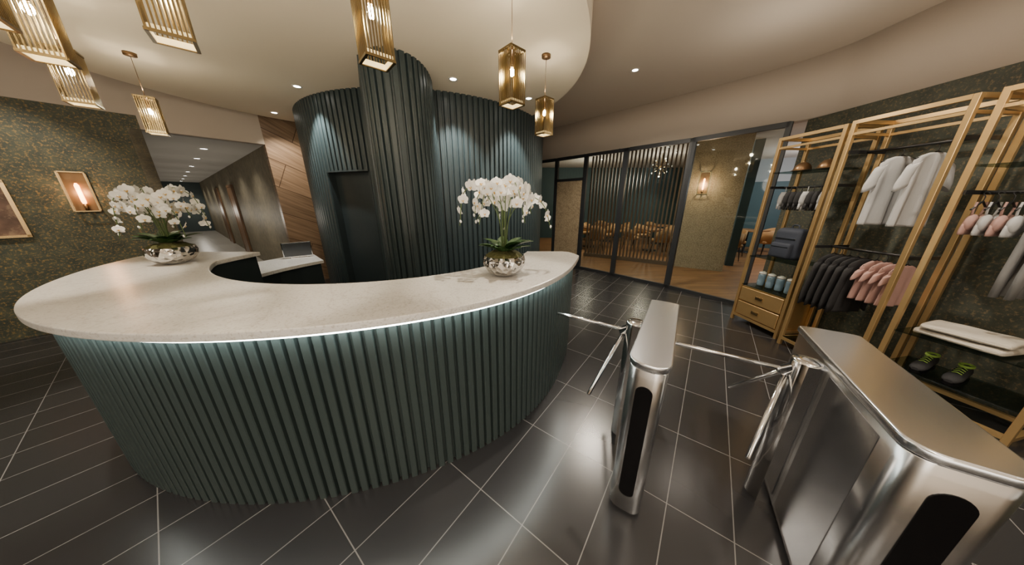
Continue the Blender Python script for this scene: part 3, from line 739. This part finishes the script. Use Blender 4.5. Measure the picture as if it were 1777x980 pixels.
# backpack
e = empty('backpack', 'navy fabric backpack with front pocket on a glass shelf', 'backpack', R1(.31, .2, .972), rz1)
mb = MB(); mb.box((0, .02, .2), (.31, .18, .39), bev=.06, seg=4, smooth=True); mb.obj('body', M_navy, e)
mb = MB(); mb.box((0, -.085, .12), (.24, .07, .19), bev=.028, seg=3, smooth=True); mb.obj('front_pocket', M_navy, e)
mb = MB(); mb.box((0, -.118, .165), (.2, .012, .008)); mb.box((0, -.075, .27), (.24, .012, .008)); mb.obj('zip', M_steeld, e, label='metal zip')
mb = MB(); mb.tube(catmull([Vector((-.04, .03, .38)), Vector((-.03, .03, .43)), Vector((.03, .03, .43)), Vector((.04, .03, .38))], 6), .008, seg=8); mb.obj('handle', M_navy, e)
for s_ in (-1, 1):
    mb = MB(); mb.tube(catmull([Vector((s_*.08, .1, .37)), Vector((s_*.11, .14, .25)), Vector((s_*.13, .12, .05))], 6), .014, seg=8); mb.obj('shoulder_strap', M_navy, e)
for i in range(4):
    e = empty('water_bottle', 'blue water bottle with pale lid on the drawer unit', 'bottle', R1(.14+.12*i, .17, .562), group='water bottles on the shelf')
    mb = MB(); mb.lathe([(.034, 0), (.04, .01), (.042, .07), (.039, .09), (.043, .11), (.043, .15), (.038, .165)], seg=20); mb.obj('bottle_body', M_bottle, e)
    mb = MB(); mb.lathe([(.041, .165), (.041, .185), (.03, .19), (.015, .2)], seg=16); mb.obj('lid', M_whitep, e)
for i in range(2):
    e = empty('baseball_cap', 'brown sports cap on the top glass shelf', 'cap', R1(.2+.25*i, .2, 2.042), rz1+.3, group='caps on the top shelf')
    mb = MB(); rs = []
    for q in range(8):
        a_ = q/7*pi/2; rs.append([(.082*math.cos(a_)*math.cos(2*pi*k_/20)+.0, .095*max(math.cos(a_), .03)*math.sin(2*pi*k_/20), .105*math.sin(a_)) for k_ in range(20)])
    mb.loft(rs); mb.sphere((0, 0, .105), .008); mb.obj('crown', M_bronze, e)
    mb = MB(); mb.prism([(.07*math.cos(t*pi/8), -.07-.07*math.sin(t*pi/8)) for t in range(9)], .004, .01); mb.obj('brim', M_bronze, e)
# towels
def towel(i):
    mb = MB(); wd = .42-.02*i
    P = [(-.15, .006), (.14, .006), (.158, .014), (.16, .024), (.152, .034), (.14, .038), (-.14, .04), (-.155, .034), (-.16, .022), (-.157, .012)]
    rs = []
    for q_ in range(-8, 9):
        q = q_/8; s_ = 1 if abs(q) < .9 else .85
        rs.append([(q*wd/2, y*(.96+.04*s_)+.004*math.sin(q*7+i*2), (.021+(z-.021)*s_*(1+.12*math.sin(q*5+i)))*1.3+(.004*math.sin(q*6+y*20+i) if z > .03 else 0)) for y, z in P])
    mb.loft(rs)
    mb.tube([(-wd/2+.005, -.156, .026), (0, -.158, .028), (wd/2-.005, -.156, .025)], .008, seg=8)
    o = mb.obj('folded_towel', M_towel, loc=R3(.31, .2, .622+.053*i), rot=(0, 0, rz3+(-.05, .08, -.02)[i]), label='cream folded towel stacked on a glass shelf', category='towel', group='folded towels in a stack')
    m_ = o.modifiers.new('s', 'SUBSURF'); m_.levels = 1; m_.render_levels = 2
for i in range(2): towel(i)
def shoe(loc, rz):
    e = empty('running_shoe', 'black running shoe with lime green collar on a glass shelf', 'shoe', loc, rz, group='running shoes on the shelf')
    def sec(y, hw, z0, z1, n=16): return [(hw*math.cos(2*pi*k/n), y, (z0+z1)/2+(z1-z0)/2*math.sin(2*pi*k/n)) for k in range(n)]
    mb = MB(); mb.loft([sec(-.14, .02, .02, .045), sec(-.12, .038, .018, .06), sec(-.07, .046, .018, .075), sec(0, .042, .018, .1), sec(.05, .036, .018, .125), sec(.1, .036, .018, .13), sec(.13, .025, .02, .12)])
    mb.obj('upper', M_blackc, e)
    mb = MB(); pl = [(.03*math.cos(t), -.12+.03*math.sin(t)) for t in [pi+pi*k/8 for k in range(9)]]+[(.042, -.06), (.035, .02), (.037, .1), (.02, .14), (-.02, .14), (-.037, .1), (-.035, .02), (-.042, -.06)]
    mb.prism(pl, 0, .025); mb.obj('sole', M_blackg, e)
    mb = MB(); T = Matrix.Translation((0, .075, 0)) @ Matrix.Diagonal((1, 1.4, 1, 1))
    R_ = [[(r*math.cos(2*pi*q/20), r*math.sin(2*pi*q/20), z) for q in range(20)] for r, z in ((.031, .118), (.036, .122), (.036, .136), (.029, .138), (.024, .12))]
    mb.loft(R_, cap=False, M=T)
    for q in range(4): mb.tube([(-.022, -.05+.022*q, .085+.009*q), (0, -.05+.022*q, .094+.011*q), (.022, -.05+.022*q, .085+.009*q)], .0035, seg=6)
    mb.obj('collar', M_lime, e, label='lime green collar and laces')
shoe(R3(.2, .17, .302), rz3+.1); shoe(R3(.36, .17, .302), rz3+.1)

# ---------------------------------------------------------------- wall sconces / art
def sconce(loc, rz, label):
    e = empty('wall_sconce', label, 'wall lamp', loc, rz)
    mb = MB(); mb.box((0, -.006, .25), (.2, .012, .5)); mb.obj('back_plate', M_bronze, e)
    mb = MB()
    for px in (-.095, .095):
        for py in (-.01, -.1): mb.box((px, py, .25), (.012, .012, .5))
    for z in (.006, .494):
        for py in (-.01, -.1): mb.box((0, py, z), (.2, .012, .012))
        for px in (-.095, .095): mb.box((px, -.055, z), (.012, .09, .012))
    mb.obj('frame', M_brass, e)
    mb = MB(); mb.tube([(0, -.055, .01), (0, -.055, .1)], .016, seg=12); mb.obj('socket', M_bronze, e)
    mb = MB(); mb.tube([(0, -.055, .1), (0, -.055, .13), (0, -.055, .33), (0, -.055, .36)], [.014, .02, .02, .008], seg=14); mb.obj('bulb', M_fil, e)
    point((0, -.12, .24), 4, (1, .6, .3), .04, e)
aw = math.atan2(W.y, W.x)
p = O1-W*.70-C*.001; sconce((p.x, p.y, 1.56), aw, 'brass framed wall sconce with amber bulb on green wallpaper')
p = O1-W*1.47-C*.001
e = empty('framed_picture', 'terracotta abstract picture in a slim gold frame on green wallpaper', 'picture', (p.x, p.y, 1.27), aw)
mb = MB(); mb.box((0, -.012, .33), (.56, .015, .62)); mb.obj('canvas', M_art, e)
mb = MB()
for x_, z_, sx, sz in ((0, .01, .62, .03), (0, .65, .62, .03), (-.295, .33, .03, .66), (.295, .33, .03, .66)): mb.box((x_, -.02, z_), (sx, .04, sz))
mb.obj('frame', M_brass, e)
asd = math.atan2(sd.y, sd.x)
p = S1+sd*.33-sn*.002; sconce((p.x, p.y, 1.85), asd, 'brass lantern wall sconce on the beige wall')
pp = p-sn*.25; point((pp.x, pp.y, 2.05), 10, (1, .77, .48), .05, name='sconce_glow')

# ---------------------------------------------------------------- restaurant furniture
Ls = (S1-S0).length
mb = MB(); N = 26
for i in range(N): mb.box((Ls*(i+.5)/N, 0, 1.55), (.036, .08, 3.08))
mb.box((Ls/2, 0, .05), (Ls, .1, .1)); mb.box((Ls/2, 0, 3.06), (Ls, .1, .06))
mb.obj('slatted_screen', M_slatw, loc=(S0.x, S0.y, 0.008), rot=(0, 0, asd), label='tall vertical wooden slat screen standing before the dining area', category='screen')

def chair(loc, rz):
    e = empty('dining_chair', 'tan upholstered dining chair with dark legs', 'chair', loc, rz, group='tan dining chairs')
    mb = MB(); mb.box((0, 0, .45), (.46, .46, .09), bev=.035, seg=3, smooth=True); mb.obj('seat', M_mustard, e)
    mb = MB(); rg = []
    for i in range(11):
        t = i/10; a_ = pi*(.02+.96*t); x_ = .24*math.cos(a_); y_ = .02+.22*math.sin(a_); h_ = .68+.14*math.sin(a_)
        nx, ny = math.cos(a_), math.sin(a_)
        rg.append([(x_, y_, .46), (x_+.03*nx, y_+.03*ny, .46), (x_+.04*nx, y_+.04*ny, h_), (x_, y_, h_)])
    mb.loft(rg); mb.obj('backrest', M_mustard, e)
    for sx in (-1, 1):
        for sy in (-1, 1):
            mb = MB(); mb.tube([(sx*.17, sy*.17, .42), (sx*.21, sy*.21, 0)], [.018, .01], seg=8); mb.obj('leg', M_black, e)
    return e
def table(loc):
    e = empty('dining_table', 'square wooden dining table with black pedestal', 'table', loc, .2, group='dining tables')
    mb = MB(); mb.box((0, 0, .74), (.8, .8, .035), bev=.006, seg=2); mb.obj('top', M_wfloor, e)
    mb = MB(); mb.tube([(0, 0, .72), (0, 0, .03)], .03, seg=12); mb.lathe([(.25, 0), (.25, .015), (.03, .03)], seg=24); mb.obj('base', M_black, e)
    return e
c0 = chair((3.2, 9.5, .008), .3); t0 = table((3.0, 10.0, .008))
tabs = [(3.0, 10.0), (4.9, 9.2), (6.4, 8.3), (4.1, 11.4), (6.0, 10.7), (8.0, 8.9)]
first = True
for (tx, ty) in tabs:
    if not first: clone(t0, (tx, ty, .008))
    for k_, (dx, dy) in enumerate(((0, -.68), (0, .68), (.68, 0), (-.68, 0))):
        if first and k_ == 0: c0.location = (tx+dx, ty+dy, .008); c0.rotation_euler = (0, 0, pi); continue
        clone(c0, (tx+dx, ty+dy, .008), math.atan2(dy, dx)-pi/2)
    first = False
e = empty('chandelier', 'brass branching chandelier with small globe bulbs', 'chandelier', (4.7, 8.9, 3.1))
mb = MB(); mb.tube([(0, 0, 0), (0, 0, -.35)], .008, seg=8); mb.sphere((0, 0, -.4), .05)
ends = []
for i in range(12):
    z_ = 1-2*(i+.5)/12; r_ = math.sqrt(1-z_*z_); a_ = i*2.4; q = Vector((r_*math.cos(a_), r_*math.sin(a_), z_))*.28+Vector((0, 0, -.4)); ends.append(q); mb.tube([(0, 0, -.4), q], .005, seg=6)
mb.obj('frame', M_brass, e)
for q in ends:
    mb = MB(); mb.sphere(q, .022); mb.obj('bulb', M_globe, e)
point((0, 0, -.75), 65, (1, .82, .6), .1, e)
point((3.0, 10.0, 2.3), 55, (1, .82, .6), .2, name='added_dining_fill')  # fill points added without fixtures to brighten the dining room
point((8.6, 7.6, 2.2), 90, (1, .95, .9), .2, name='added_dining_fill')
for x_, y_, e_ in ((3.2, 10.1, 110), (7.0, 9.0, 90), (6.2, 11.3, 90), (4.1, 5.8, 65), (6.6, 6.2, 70)):
    downlight(x_, y_, 3.1, e_, 110, (1, .8, .56), label='round recessed downlight in the dining room ceiling', grp='dining room downlights')
